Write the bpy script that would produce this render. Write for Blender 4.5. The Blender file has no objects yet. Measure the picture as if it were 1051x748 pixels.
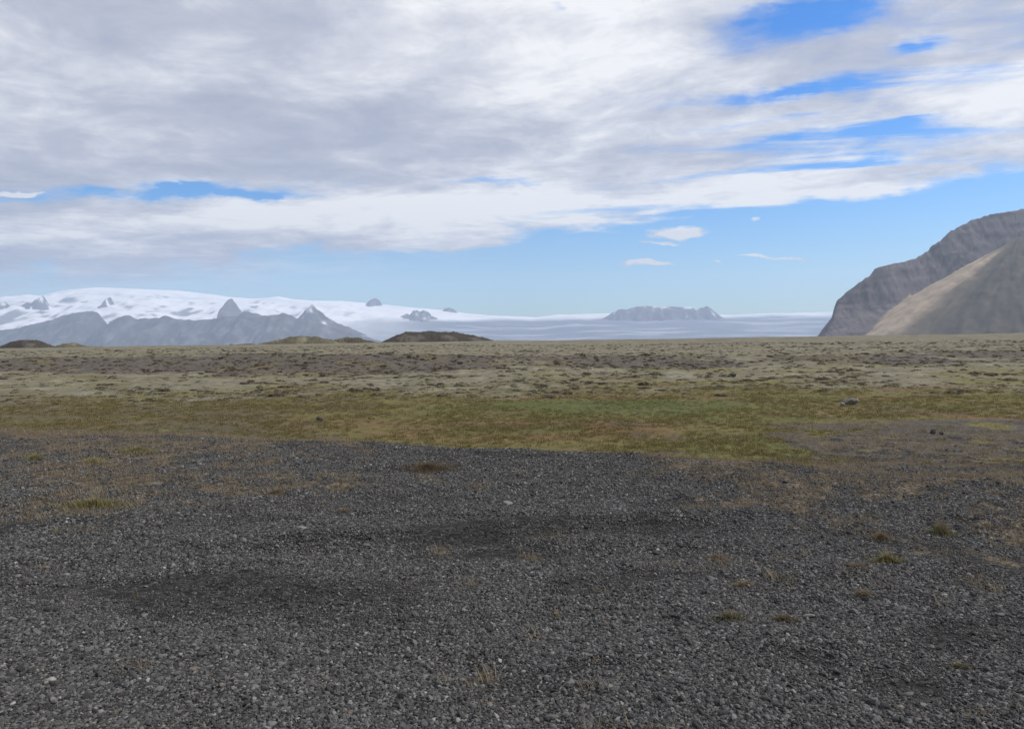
import bpy, math, random
import numpy as np
from mathutils import Matrix, Vector

random.seed(7)
RNG = np.random.default_rng(11)
R = math.radians
S = bpy.context.scene
COL = S.collection

# ------------------------------------------------------------------ camera model
F, CX, CY = 770.0, 525.5, 374.0
EYE = 1.6
PITCH, ROLL = math.atan(25 / 770.0), R(0.75)
fw = Vector((0, math.cos(PITCH), -math.sin(PITCH)))
r0 = Vector((1, 0, 0)); u0 = Vector((0, math.sin(PITCH), math.cos(PITCH)))
rt = r0 * math.cos(ROLL) - u0 * math.sin(ROLL)
up = u0 * math.cos(ROLL) + r0 * math.sin(ROLL)

def ray(u, v):
    """(tan azimuth, tan elevation) of a point of the photograph: used once to survey the place"""
    d = fw + rt * ((u - CX) / F) - up * ((v - CY) / F)
    return d.x / d.y, d.z / d.y

# ------------------------------------------------------------------ numpy noise
_perm = np.random.default_rng(3).permutation(4096).astype(np.int64)
_ang = np.random.default_rng(5).random(4096) * 2 * math.pi
_gx, _gy = np.cos(_ang), np.sin(_ang)

def gn(x, y, seed=0):
    x = np.asarray(x, float) + seed * 17.31; y = np.asarray(y, float) + seed * 9.17
    xi = np.floor(x).astype(np.int64); yi = np.floor(y).astype(np.int64)
    xf = x - xi; yf = y - yi
    def g(ix, iy, fx, fy):
        h = _perm[(_perm[(ix + seed * 131) & 4095] + iy) & 4095]
        return _gx[h] * fx + _gy[h] * fy
    a = xf * xf * xf * (xf * (xf * 6 - 15) + 10); b = yf * yf * yf * (yf * (yf * 6 - 15) + 10)
    n0 = g(xi, yi, xf, yf) * (1 - a) + g(xi + 1, yi, xf - 1, yf) * a
    n1 = g(xi, yi + 1, xf, yf - 1) * (1 - a) + g(xi + 1, yi + 1, xf - 1, yf - 1) * a
    return (n0 * (1 - b) + n1 * b) * 1.5

def fbm(x, y, oct=4, seed=0, gain=.5):
    t = 0; a = 1; s = 0
    for o in range(oct):
        t = t + a * gn(x * 2 ** o, y * 2 ** o, seed + o * 3); s += a; a *= gain
    return t / s * 1.4

def ridged(x, y, oct=4, seed=0, gain=.5):
    t = 0; a = 1; s = 0
    for o in range(oct):
        t = t + a * (1 - np.abs(gn(x * 2 ** o, y * 2 ** o, seed + o * 3)) * 2); s += a; a *= gain
    return t / s

def sst(a, b, x):
    t = np.clip((np.asarray(x, float) - a) / (b - a), 0, 1)
    return t * t * (3 - 2 * t)

def mixc(c, col, m):
    return c * (1 - m[:, None]) + np.asarray(col)[None] * m[:, None]

# ------------------------------------------------------------------ mesh helpers
def tag(o, label=None, cat=None, group=None, kind=None):
    if label: o['label'] = label
    if cat: o['category'] = cat
    if group: o['group'] = group
    if kind: o['kind'] = kind
    return o

def mesh_np(name, V, faces, mat=None, smooth=True, parent=None, link=True):
    """faces: int array (n,3) or (n,4)"""
    me = bpy.data.meshes.new(name)
    V = np.asarray(V, np.float32); faces = np.asarray(faces, np.int32)
    n, k = faces.shape
    me.vertices.add(len(V)); me.vertices.foreach_set('co', V.ravel())
    me.loops.add(n * k); me.loops.foreach_set('vertex_index', faces.ravel())
    me.polygons.add(n); me.polygons.foreach_set('loop_start', np.arange(n, dtype=np.int32) * k)
    me.polygons.foreach_set('use_smooth', np.full(n, smooth, bool))
    me.update(calc_edges=True)
    if mat: me.materials.append(mat)
    o = bpy.data.objects.new(name, me)
    if link: COL.objects.link(o)
    if parent: o.parent = parent
    return o

def attr(o, name, typ, data):
    a = o.data.attributes.new(name, typ, 'POINT')
    d = np.asarray(data, np.float32)
    if typ == 'FLOAT_COLOR':
        if d.shape[1] == 3: d = np.concatenate([d, np.ones((len(d), 1), np.float32)], 1)
        a.data.foreach_set('color', d.ravel())
    elif typ == 'FLOAT_VECTOR': a.data.foreach_set('vector', d.ravel())
    elif typ == 'INT': a.data.foreach_set('value', np.asarray(data, np.int32).ravel())
    else: a.data.foreach_set('value', d.ravel())

def grid_faces(nr, nc, wrap=False):
    i = np.arange(nr - 1)[:, None]; j = np.arange(nc if wrap else nc - 1)[None]
    j2 = (j + 1) % nc
    a = i * nc + j; b = i * nc + j2; c = (i + 1) * nc + j2; d = (i + 1) * nc + j
    return np.stack([a, b, c, d], -1).reshape(-1, 4)

# ------------------------------------------------------------------ node helpers
class N:
    """wraps a socket so that node maths reads like maths"""
    nt = None
    def __init__(s, sock): s.s = sock
    @staticmethod
    def m(op, *a, clamp=False):
        n = N.nt.nodes.new('ShaderNodeMath'); n.operation = op; n.use_clamp = clamp
        for i, x in enumerate(a):
            if isinstance(x, N): N.nt.links.new(x.s, n.inputs[i])
            else: n.inputs[i].default_value = x
        return N(n.outputs[0])
    def __add__(a, b): return N.m('ADD', a, b)
    __radd__ = __add__
    def __sub__(a, b): return N.m('SUBTRACT', a, b)
    def __rsub__(a, b): return N.m('SUBTRACT', b, a)
    def __mul__(a, b): return N.m('MULTIPLY', a, b)
    __rmul__ = __mul__
    def __truediv__(a, b): return N.m('DIVIDE', a, b)
    def __rtruediv__(a, b): return N.m('DIVIDE', b, a)

def nmax(a, b): return N.m('MAXIMUM', a, b)
def nmin(a, b): return N.m('MINIMUM', a, b)
def clamp01(a): return N.m('ADD', a, 0.0, clamp=True)
def nsst(a, b, x):
    n = N.nt.nodes.new('ShaderNodeMapRange'); n.interpolation_type = 'SMOOTHSTEP'
    N.nt.links.new(x.s, n.inputs[0]); n.inputs[1].default_value = a; n.inputs[2].default_value = b
    n.inputs[3].default_value = 0; n.inputs[4].default_value = 1
    return N(n.outputs[0])
def link(a, sock): N.nt.links.new(a.s if isinstance(a, N) else a, sock)
def noise(vec, scale, detail=4, rough=.5, dist=0., out=0, lac=2.0):
    n = N.nt.nodes.new('ShaderNodeTexNoise'); link(vec, n.inputs['Vector'])
    n.inputs['Scale'].default_value = scale; n.inputs['Detail'].default_value = detail
    n.inputs['Roughness'].default_value = rough; n.inputs['Distortion'].default_value = dist
    n.inputs['Lacunarity'].default_value = lac
    return N(n.outputs[out])
def comb(x, y, z=0.):
    n = N.nt.nodes.new('ShaderNodeCombineXYZ')
    for i, a in enumerate((x, y, z)):
        if isinstance(a, N): link(a, n.inputs[i])
        else: n.inputs[i].default_value = a
    return N(n.outputs[0])
def cmix(f, a, b, typ='MIX'):
    n = N.nt.nodes.new('ShaderNodeMix'); n.data_type = 'RGBA'; n.blend_type = typ
    for i, x in ((0, f), (6, a), (7, b)):
        if isinstance(x, N): link(x, n.inputs[i])
        elif i == 0: n.inputs[0].default_value = x
        else: n.inputs[i].default_value = (*x, 1)
    return N(n.outputs[2])
def ramp(f, stops, interp='LINEAR'):
    n = N.nt.nodes.new('ShaderNodeValToRGB'); link(f, n.inputs[0]); cr = n.color_ramp; cr.interpolation = interp
    while len(cr.elements) < len(stops): cr.elements.new(.5)
    for e, (p, c) in zip(cr.elements, stops):
        e.position = p; e.color = (*c, 1) if len(c) == 3 else c
    return N(n.outputs[0])
def attrib(name, typ='GEOMETRY', out=0):
    n = N.nt.nodes.new('ShaderNodeAttribute'); n.attribute_name = name; n.attribute_type = typ
    return N(n.outputs[out])

def new_mat(name, rough=.9, spec=.25):
    m = bpy.data.materials.new(name); m.use_nodes = True
    N.nt = m.node_tree; p = N.nt.nodes['Principled BSDF']
    p.inputs['Roughness'].default_value = rough; p.inputs['Specular IOR Level'].default_value = spec
    return m, p
def coords(kind='Object'):
    return N(N.nt.nodes.new('ShaderNodeTexCoord').outputs[kind])
def bump(height, strength, dist, p):
    b = N.nt.nodes.new('ShaderNodeBump'); b.inputs['Strength'].default_value = strength
    b.inputs['Distance'].default_value = dist; link(height, b.inputs['Height']); link(b.outputs[0], p.inputs['Normal'])

# ================================================================== THE GROUND
CREST = [(-30, 20.5), (-16, 17.0), (-9.9, 14.6), (-6, 13.6), (-2.8, 12.3), (-.9, 11.3), (.5, 10.7), (2.0, 10.2), (2.8, 9.6), (3.9, 9.3), (5.8, 8.6), (12, 7.8), (30, 6.5)]
CRX, CRY = np.array(CREST).T

def ground_z(x, y):
    x = np.asarray(x, float); y = np.asarray(y, float)
    r = np.hypot(x, y)
    ye = np.interp(x, CRX, CRY)
    wid = 1.3 + 3.5 * sst(2.2, 5.5, x) + 3.0 * sst(-1.5, -7, x)
    z = -.52 * sst(-.3, 1, (y - ye) / wid)
    z = z + .05 * np.exp(-((y - ye + .8) / 1.2) ** 2) * sst(-4, 0, x) * sst(5, 2.5, x)      # lip of the gravel
    near = 1 - sst(9, 16, r)
    z = z + near * (.065 * fbm(x * .5, y * .75, 3, 21) + .014 * fbm(x * 2.2, y * 2.6, 3, 22))
    # a shallow wheel furrow pushed through the gravel
    fy = 6.05 + .10 * x + .12 * np.sin(x * .9)
    z = z - .035 * np.exp(-((y - fy) / .16) ** 2) * sst(-3.2, -1.6, x) * sst(3.2, 1.6, x) + .03 * np.exp(-((y - fy - .34) / .16) ** 2) * sst(-3.2, -1.6, x) * sst(3.4, 1.8, x)
    # moss field: hummocks, a low bank, then the plain
    fld = sst(24, 40, y + 2.0 * gn(x * .1, y * .1, 4))
    bank = sst(0, 1, (y - (53 + 6 * gn(x * .04, 0 * x, 8) + x * .06)) / 9)
    z = z + fld * .12 + bank * (.45 + .5 * sst(14, -15, x) + .10 * gn(x * .03, y * .02, 9))
    und = fbm(x * .055, y * .055, 3, 31)
    hum = np.abs(gn(x * .22, y * .22, 32)) + .6 * np.abs(gn(x * .5, y * .5, 33)) + .35 * np.abs(gn(x * 1.1, y * 1.1, 34))
    att = 1 - .6 * sst(150, 600, r)
    z = z + fld * (.16 * und + (.17 * (.9 - hum)) * att)
    gul = ridged(x * .05 + .4 * gn(x * .03, y * .03, 40), (y * .12 - x * .06), 2, 41)
    z = z - fld * .22 * sst(.62, .95, gul) * sst(36, 46, y) * sst(110, 75, y)
    # wide swell that ends the view at about half a kilometre, higher to the right
    z = z + sst(120, 520, y) * (.45 + .8 * fbm(x * .006, y * .006, 3, 50) + .28 * fbm(x * .035, y * .02, 3, 51) + .0028 * np.clip(x, -300, 450))
    z = z - 75 * sst(700, 9000, r) - 6 * sst(620, 1500, r)
    return z

def hit(u, v):
    """where the line of sight through a point of the photograph meets the ground"""
    ta, te = ray(u, v); d = EYE / max(.002, -te)
    d = .5
    step = .02
    while d < 600:
        if EYE + te * d <= float(ground_z(ta * d, d)): break
        d += max(.01, d * .002)
    return ta * d, d, float(ground_z(ta * d, d))

CUSHIONS = []
for u, v, w_ in ((790, 388, 24), (813, 386, 18), (845, 389, 20), (805, 393, 22), (768, 392, 22), (880, 384, 16), (735, 398, 26), (640, 404, 20), (590, 396, 16), (558, 408, 18), (702, 390, 14)):
    hx, hy, _ = hit(u, v); CUSHIONS.append((hx, hy, w_ * .5 * hy / F))

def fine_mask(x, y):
    """patches of darker, finer gravel: shade painted into the track dips, and two dark hollows"""
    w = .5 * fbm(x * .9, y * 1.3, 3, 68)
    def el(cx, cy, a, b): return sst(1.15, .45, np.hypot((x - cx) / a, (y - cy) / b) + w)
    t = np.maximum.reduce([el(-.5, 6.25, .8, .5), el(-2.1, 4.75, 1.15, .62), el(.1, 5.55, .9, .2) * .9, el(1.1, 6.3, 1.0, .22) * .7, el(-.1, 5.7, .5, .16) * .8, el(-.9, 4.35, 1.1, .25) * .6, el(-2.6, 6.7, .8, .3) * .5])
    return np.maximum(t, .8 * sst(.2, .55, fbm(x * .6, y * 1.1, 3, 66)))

def soil_mask(x, y, f1, f2):
    lft = sst(.3, -4.2, x + .12 * (y - 9)) * sst(4.6, 8.2, y)
    rgt = sst(1.1, 2.6, x) * sst(3.6, 5.6, y)
    f3 = fbm(x * 3.1, y * 3.6, 2, 69)
    lip = np.exp(-((y - np.interp(x, CRX, CRY) + .3) / .8) ** 2)
    return sst(-.1, .6, 1.0 * f1 + .9 * f2 + .8 * f3 + 1.04 * lft + 1.0 * rgt + .32 * lip - .56 - 1.1 * np.exp(-(((x + 1.5) / 1.2) ** 2 + ((y - 4.7) / .7) ** 2)))

def cover(x, y, z):
    """land cover of the sheet: base colour of what lies there, and how much of it is gravel"""
    n = len(x)
    r = np.hypot(x, y)
    ye = np.interp(x, CRX, CRY)
    f1 = fbm(x * .35, y * .5, 4, 60); f2 = fbm(x * 1.3, y * 1.6, 3, 61); f3 = fbm(x * .09, y * .16, 4, 62)
    grit = np.array([.040, .039, .0375]); C = np.tile(grit, (n, 1))
    # thin soil and dead stalks among the stones
    soil = soil_mask(x, y, f1, f2)
    C = mixc(C, (.112, .093, .070), soil * .8)
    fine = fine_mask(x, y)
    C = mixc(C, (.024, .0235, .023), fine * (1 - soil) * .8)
    # grassy flat behind the crest
    sd = np.maximum(sst(-1.0, -6, x), sst(2.5, 5, x))
    flat = sst(.1, 1.5, (y - ye + (.9 + 2.0 * sd) * f1 + (.7 + .6 * sd) * f2) / (1 + 1.6 * sd))
    bare = sst(.36, .72, sst(2.6, 7.0, x - .10 * (y - 12) + 1.6 * f1) * sst(20.5, 16.5, y + 2.2 * f1 + .8 * f2) + .45 * f1 + .35 * f2)
    lt = sst(-4.5, -7.5, x + .9 * f1) * sst(20.5, 17.5, y + 1.4 * f1)
    grass = flat * (1 - .93 * bare) * (1 - .75 * lt)
    gcol = np.tile(np.array([.126, .108, .042]), (n, 1))
    gcol = mixc(gcol, (.145, .092, .048), sst(0, .5, f3))
    gcol = mixc(gcol, (.105, .104, .038), sst(.05, .5, fbm(x * .2, y * .35, 3, 63)))
    gx, gy = x - 3.2, y - 23.5
    gm = sst(1.15, .35, np.hypot(gx / 5.5, gy / 3.6) + .5 * f1)
    gcol = mixc(gcol, (.082, .096, .032), gm * .85)
    gcol = mixc(gcol, (.090, .055, .028), sst(.25, .6, f2 * .6 + f1 * .6) * .6)
    gcol = mixc(gcol, (.100, .080, .056), sst(-.25, .45, f1 + .6 * f2 + .7 * sst(-1, -9, x) - .35) * .75)
    C = C * (1 - grass[:, None]) + gcol * grass[:, None]
    C = mixc(C, (.082, .070, .062), flat * bare * (.55 + .3 * f2.clip(-1, 1)))
    ylw = sst(.28, .55, fbm(x * .7, y * .9, 3, 64)) * flat * np.maximum(bare, lt)
    C = mixc(C, (.140, .130, .035), ylw * .7)
    # pale woolly moss over lava
    fl = sst(25, 34, y + 3.5 * gn(x * .07, y * .10, 65) + 4 * f1 + 2.2 * f2 - 1.0 * sst(0, 8, x))
    mcol = np.tile(np.array([.158, .144, .102]), (n, 1))
    mcol = mixc(mcol, (.200, .187, .138), sst(0, .5, fbm(x * .3, y * .3, 4, 70)))
    mcol = mixc(mcol, (.150, .140, .066), sst(.05, .55, fbm(x * .11, y * .16, 4, 71)) * sst(75, 42, y))
    # dark heather and bare lava in hollows and on the bank, plus its painted shade
    yb = 53 + 6 * gn(x * .04, 0 * x, 8) + x * .06
    onbank = np.exp(-((y - yb - 5) / 9.0) ** 2)
    hn = fbm(x * .12, y * .10, 4, 72) + .5 * fbm(x * .5, y * .4, 3, 73)
    dk = sst(-.05, .4, hn + (.85 + .45 * sst(14, -10, x)) * onbank - .52)
    mcol = mixc(mcol, (.088, .077, .068), dk * .85)
    dk2 = sst(.22, .5, fbm(x * .25, y * .22, 4, 74) + .12 * sst(60, 30, y)) 
    mcol = mixc(mcol, (.120, .102, .060), dk2 * .75)
    for cx, cy, ra in CUSHIONS:
        mcol = mixc(mcol, (.072, .064, .026), .85 * sst(1.1, .7, np.hypot((x - cx) / ra, (y - cy) / (ra * 1.5)) + .3 * f2))
    far = sst(90, 260, r)
    dk3 = sst(.12, .45, fbm(x * .02, y * .05, 5, 75, .65))
    mcol = mixc(mcol, (.125, .108, .084), dk3 * far * .6)
    br = sst(.2, .5, fbm(x * .05, y * .12, 4, 76)) * sst(12, 40, x) * sst(60, 90, y)
    mcol = mixc(mcol, (.105, .085, .078), br * .8)
    C = C * (1 - fl[:, None]) + mcol * fl[:, None]
    gravel = (1 - fl) * (1 - grass)
    return C, gravel, np.clip(fl, 0, 1)

th = np.concatenate([np.linspace(-180, -50, 40)[:-1], np.linspace(-50, 50, 900), np.linspace(50, 180, 40)[1:-1]])
th = np.radians(th)
rr = np.concatenate([[.02, .3, .7], np.geomspace(1.2, 30, 330)[:-1], np.geomspace(30, 140, 330)[:-1], np.geomspace(140, 1500, 150)[:-1], np.geomspace(1500, 30000, 30)])
TT, RR = np.meshgrid(th, rr)
gxv, gyv = (np.sin(TT) * RR).ravel(), (np.cos(TT) * RR).ravel()
gzv = ground_z(gxv, gyv)
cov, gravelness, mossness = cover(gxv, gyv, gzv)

m_ground, p = new_mat('ground_cover', .95, .1)
co = coords()
base = attrib('cover_colour'); gr = attrib('gravel', out=2); mo = attrib('moss', out=2)
def voro(vec, scale, out='Color', feat='F1'):
    n = N.nt.nodes.new('ShaderNodeTexVoronoi'); n.feature = feat; link(vec, n.inputs['Vector']); n.inputs['Scale'].default_value = scale
    return N(n.outputs[out])
v1 = voro(co, 34.); v2 = voro(co, 75.)
def chan(c):
    n = N.nt.nodes.new('ShaderNodeSeparateColor'); link(c, n.inputs[0]); return N(n.outputs[0])
g1 = chan(v1); g2 = chan(v2)
grain = (g1 * g1 * g1 * 1.5 + g2 * g2 * 1.0 + 0.30) * gr + (1 - gr) * 1.0
fib = noise(co, 9, 6, .7); fib2 = noise(co, 1.7, 5, .65)
mott = (fib - .5) * 1.5 + (fib2 - .5) * 1.3 + 1.0
mott = mott * (1 - gr) + gr
tot = nmax(grain * mott, .12)
n_ = N.nt.nodes.new('ShaderNodeVectorMath'); n_.operation = 'SCALE'; link(base, n_.inputs[0]); link(tot, n_.inputs['Scale'])
link(n_.outputs[0], p.inputs['Base Color'])
dist = voro(co, 34., 'Distance')
hgt = (1 - dist) * gr * .012 + (fib * .05 + fib2 * .10) * (1 - gr)
bump(hgt, .9, 1.0, p)
ground = mesh_np('ground', np.stack([gxv, gyv, gzv], 1), grid_faces(len(rr), len(th), True)[:, ::-1], m_ground)
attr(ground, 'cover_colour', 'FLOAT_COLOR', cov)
attr(ground, 'gravel', 'FLOAT', gravelness); attr(ground, 'moss', 'FLOAT', mossness)
tag(ground, 'dark gravel, orange grass flat and pale moss field running to the horizon', 'ground', kind='structure')

# ================================================================== SCATTERED STUFF
def scatter(name, protos, P, rot, scl, idx, label, cat, tint=None):
    me = bpy.data.meshes.new(name); me.vertices.add(len(P)); me.vertices.foreach_set('co', np.asarray(P, np.float32).ravel())
    o = bpy.data.objects.new(name, me); COL.objects.link(o)
    attr(o, 'rot', 'FLOAT_VECTOR', rot); attr(o, 'scl', 'FLOAT_VECTOR', scl); attr(o, 'pick', 'INT', idx)
    if tint is not None: attr(o, 'tint', 'FLOAT', tint)
    src = bpy.data.collections.new(name + '_source')
    for q in protos: src.objects.link(q)
    ng = bpy.data.node_groups.new(name + '_spread', 'GeometryNodeTree')
    ng.interface.new_socket('Geometry', in_out='INPUT', socket_type='NodeSocketGeometry')
    ng.interface.new_socket('Geometry', in_out='OUTPUT', socket_type='NodeSocketGeometry')
    gi = ng.nodes.new('NodeGroupInput'); go = ng.nodes.new('NodeGroupOutput')
    ci = ng.nodes.new('GeometryNodeCollectionInfo'); ci.inputs['Collection'].default_value = src
    ci.inputs['Separate Children'].default_value = True; ci.inputs['Reset Children'].default_value = True
    ip = ng.nodes.new('GeometryNodeInstanceOnPoints'); ip.inputs['Pick Instance'].default_value = True
    L = ng.links.new
    def na(nm, t):
        a = ng.nodes.new('GeometryNodeInputNamedAttribute'); a.data_type = t; a.inputs['Name'].default_value = nm; return a.outputs[0]
    L(gi.outputs[0], ip.inputs['Points']); L(ci.outputs[0], ip.inputs['Instance'])
    L(na('pick', 'INT'), ip.inputs['Instance Index'])
    er = ng.nodes.new('FunctionNodeEulerToRotation'); L(na('rot', 'FLOAT_VECTOR'), er.inputs[0]); L(er.outputs[0], ip.inputs['Rotation'])
    L(na('scl', 'FLOAT_VECTOR'), ip.inputs['Scale']); L(ip.outputs[0], go.inputs[0])
    md = o.modifiers.new('spread', 'NODES'); md.node_group = ng
    return tag(o, label, cat, kind='stuff')

import bmesh
def stone_mesh(seed, mat, sub=2, cuts=9, name='stone'):
    rg = random.Random(seed); bm = bmesh.new()
    bmesh.ops.create_icosphere(bm, subdivisions=sub, radius=1)
    planes = []
    for _ in range(cuts):
        v = Vector((rg.gauss(0, 1), rg.gauss(0, 1), rg.gauss(0, 1))).normalized(); planes.append((v, rg.uniform(.55, .88)))
    for v in bm.verts:
        for nrm, d in planes:
            k = v.co.dot(nrm)
            if k > d: v.co -= nrm * (k - d) * .92
        v.co *= 1 + rg.uniform(-.05, .05)
        v.co.x *= 1.12; v.co.z *= .72
    me = bpy.data.meshes.new(name); bm.to_mesh(me); bm.free(); me.materials.append(mat)
    return bpy.data.objects.new(name, me)

m_stone, p = new_mat('basalt_gravel', .85, .25)
oi = N.nt.nodes.new('ShaderNodeObjectInfo'); rnd = N(oi.outputs['Random'])
gi_ = N.nt.nodes.new('ShaderNodeNewGeometry'); isl = N(gi_.outputs['Random Per Island'])
pick_ = N.m('FRACT', rnd * 7.31 + isl)
cr = ramp(pick_, [(0, (.018, .0175, .017)), (.3, (.044, .0435, .043)), (.62, (.088, .0875, .086)), (.90, (.152, .150, .147)), (.96, (.20, .195, .185)), (.972, (.115, .085, .06)), (.99, (.27, .26, .24)), (1, (.32, .31, .29))])
co = coords(); nn = noise(co, 60., 4, .6)
link(cmix(.5, cr, cmix(nsst(.3, .7, nn), (.035, .035, .035), cr)), p.inputs['Base Color'])
stones = [stone_mesh(i, m_stone, 2 if i < 5 else 1, 9) for i in range(9)]

def wedge(n, rmin, rmax, half, power):
    u = RNG.random(n)
    k = 2 + power
    r = (rmin ** k + u * (rmax ** k - rmin ** k)) ** (1 / k)
    a = (RNG.random(n) * 2 - 1) * R(half)
    return np.sin(a) * r, np.cos(a) * r, r

def bed(seed, count, spread, med, sig, name='stone_bed'):
    """a hand's breadth of loose stones; one of several kinds laid over the ground"""
    rg = np.random.default_rng(seed); V, Fc = [], []; k = 0
    for _ in range(count):
        st = stones[5 + rg.integers(0, 4)].data if rg.random() < .75 else stones[rg.integers(0, 5)].data
        co = np.empty(len(st.vertices) * 3, np.float32); st.vertices.foreach_get('co', co); co = co.reshape(-1, 3)
        f = np.empty(len(st.polygons) * 3, np.int32); st.polygons.foreach_get('vertices', f); f = f.reshape(-1, 3)
        q = float(np.clip(np.exp(rg.normal(math.log(med), sig)), .0025, .02))
        sc = q * np.array([rg.uniform(.85, 1.4), rg.uniform(.7, 1.15), rg.uniform(.6, 1.1)])
        e = Matrix.Rotation(rg.random() * 6.283, 3, 'Z') @ Matrix.Rotation(rg.normal() * .45, 3, 'X') @ Matrix.Rotation(rg.normal() * .45, 3, 'Y')
        co = (co * sc) @ np.array(e).T
        a = rg.random() * 6.283; d = spread * math.sqrt(rg.random())
        co = co + np.array([math.cos(a) * d, math.sin(a) * d, q * rg.uniform(-.05, .55)])
        V.append(co); Fc.append(f + k); k += len(co)
    return mesh_np(name, np.concatenate(V), np.concatenate(Fc), m_stone, False, None, False)

def strew(x, y, keepf):
    z = ground_z(x, y); C_, gk, _ = cover(x, y, z)
    f1 = fbm(x * .35, y * .5, 4, 60); f2 = fbm(x * 1.3, y * 1.6, 3, 61)
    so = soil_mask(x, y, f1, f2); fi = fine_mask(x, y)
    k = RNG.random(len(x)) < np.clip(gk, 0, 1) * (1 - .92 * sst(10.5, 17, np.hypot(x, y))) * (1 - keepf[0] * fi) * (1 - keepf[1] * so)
    return x[k], y[k], z[k], fi[k], so[k]
x1, y1, _ = wedge(15000, 1.6, 5.5, 44, 0.)
x2, y2, _ = wedge(42000, 5.5, 18.0, 42, -1.0)
bx, by, bz, bf, bs = strew(np.concatenate([x1, x2]), np.concatenate([y1, y2]), (.80, .84))
n = len(bx); br_ = np.hypot(bx, by)
e = .12
slx = (ground_z(bx + e, by) - ground_z(bx - e, by)) / (2 * e); sly = (ground_z(bx, by + e) - ground_z(bx, by - e)) / (2 * e)
beds = [bed(500 + i, 58, .085, .0055, .42) for i in range(14)]
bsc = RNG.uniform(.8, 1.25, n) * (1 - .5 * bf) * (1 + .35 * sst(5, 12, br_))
stone_beds = scatter('gravel', beds, np.stack([bx, by, bz], 1), np.stack([np.arctan(sly), -np.arctan(slx), np.zeros(n)], 1), np.stack([bsc * np.where(RNG.random(n) < .5, -1, 1), bsc * np.where(RNG.random(n) < .5, -1, 1), bsc], 1), RNG.integers(0, 14, n),
                     'fine dark grey basalt gravel covering the foreground', 'gravel')
x1, y1, _ = wedge(11000, 1.6, 5.5, 44, 0.)
x2, y2, _ = wedge(34000, 5.5, 17.0, 41, -1.1)
sx, sy, sz, fine, so_ = strew(np.concatenate([x1, x2]), np.concatenate([y1, y2]), (.93, .45))
n = len(sx); rad = np.exp(RNG.normal(math.log(.0095), .36, n)).clip(.005, .032)
rot = RNG.random((n, 3)) * np.array([.9, .9, 6.283]) - np.array([.45, .45, 0])
scl = np.stack([rad * RNG.uniform(.8, 1.35, n), rad * RNG.uniform(.75, 1.2, n), rad * RNG.uniform(.6, 1.1, n)], 1)
scatter('pebbles', stones, np.stack([sx, sy, sz + rad * .3], 1), rot, scl, RNG.integers(0, 9, n),
                 'loose larger basalt stones lying over the fine gravel', 'pebbles')

# ------------------------------------------------------------------ grass
def blades(rg, nb, spread, h, w, lean=.5, flat=0.):
    V = []; Fc = []
    for _ in range(nb):
        a = rg.uniform(0, 6.283); q = spread * math.sqrt(rg.random())
        bx, by = q * math.cos(a), q * math.sin(a)
        d = rg.uniform(0, 6.283); hh = h * rg.uniform(.45, 1.1); ln = hh * (lean * rg.uniform(.3, 1.5) + flat)
        ww = w * rg.uniform(.6, 1.2); e = d + 1.57 + rg.uniform(-.6, .6)
        ox, oy = math.cos(e) * ww, math.sin(e) * ww
        b = len(V)
        for k, s in enumerate((0, .4, .75, 1)):
            cx = bx + math.cos(d) * ln * s * s; cy = by + math.sin(d) * ln * s * s; cz = hh * (s - .25 * s * s * (lean + flat)) - .005
            t = (1, .85, .5, .06)[k]
            V += [(cx - ox * t, cy - oy * t, cz), (cx + ox * t, cy + oy * t, cz)]
        for k in range(3): Fc.append((b + 2 * k, b + 2 * k + 1, b + 2 * k + 3, b + 2 * k + 2))
    return V, Fc

def grass_mat(name, stops):
    m, p = new_mat(name, .8, .15)
    oi = N.nt.nodes.new('ShaderNodeObjectInfo'); rnd = N(oi.outputs['Random'])
    gi = N.nt.nodes.new('ShaderNodeNewGeometry'); isl = N(gi.outputs['Random Per Island'])
    c = ramp(clamp01(rnd * .55 + isl * .45), stops); link(c, p.inputs['Base Color'])
    tr = N.nt.nodes.new('ShaderNodeBsdfTranslucent'); link(c, tr.inputs[0])
    ms = N.nt.nodes.new('ShaderNodeMixShader'); ms.inputs[0].default_value = .3
    link(p.outputs[0], ms.inputs[1]); link(tr.outputs[0], ms.inputs[2])
    link(ms.outputs[0], N.nt.nodes['Material Output'].inputs[0])
    return m
m_flat = grass_mat('flat_grass_blades', [(0, (.115, .078, .042)), (.3, (.17, .130, .056)), (.6, (.14, .128, .046)), (.85, (.20, .170, .075)), (1, (.28, .23, .13))])
m_green = grass_mat('green_grass_blades', [(0, (.064, .072, .024)), (.5, (.098, .105, .036)), (1, (.16, .145, .055))])
m_straw = grass_mat('straw_blades', [(0, (.14, .105, .070)), (.4, (.22, .175, .115)), (.8, (.30, .245, .165)), (1, (.36, .31, .22))])
m_ruddy = grass_mat('ruddy_blades', [(0, (.115, .085, .058)), (.5, (.175, .135, .090)), (1, (.25, .20, .13))])
m_yellow = grass_mat('yellow_green_blades', [(0, (.14, .13, .055)), (.5, (.24, .215, .095)), (1, (.34, .29, .16))])
m_sage = grass_mat('sage_blades', [(0, (.085, .085, .04)), (.5, (.145, .135, .070)), (1, (.26, .22, .13))])
m_heath = grass_mat('heather_sprigs', [(0, (.085, .070, .054)), (.5, (.120, .100, .076)), (1, (.155, .132, .085))])
m_moss = grass_mat('woolly_moss', [(0, (.13, .12, .078)), (.5, (.17, .157, .108)), (1, (.22, .207, .15))])

def proto(name, mat, seeds, **kw):
    out = []
    for s in seeds:
        V, Fc = blades(random.Random(s), **kw); out.append(mesh_np(name, V, Fc, mat, True, None, False))
    return out

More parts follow.
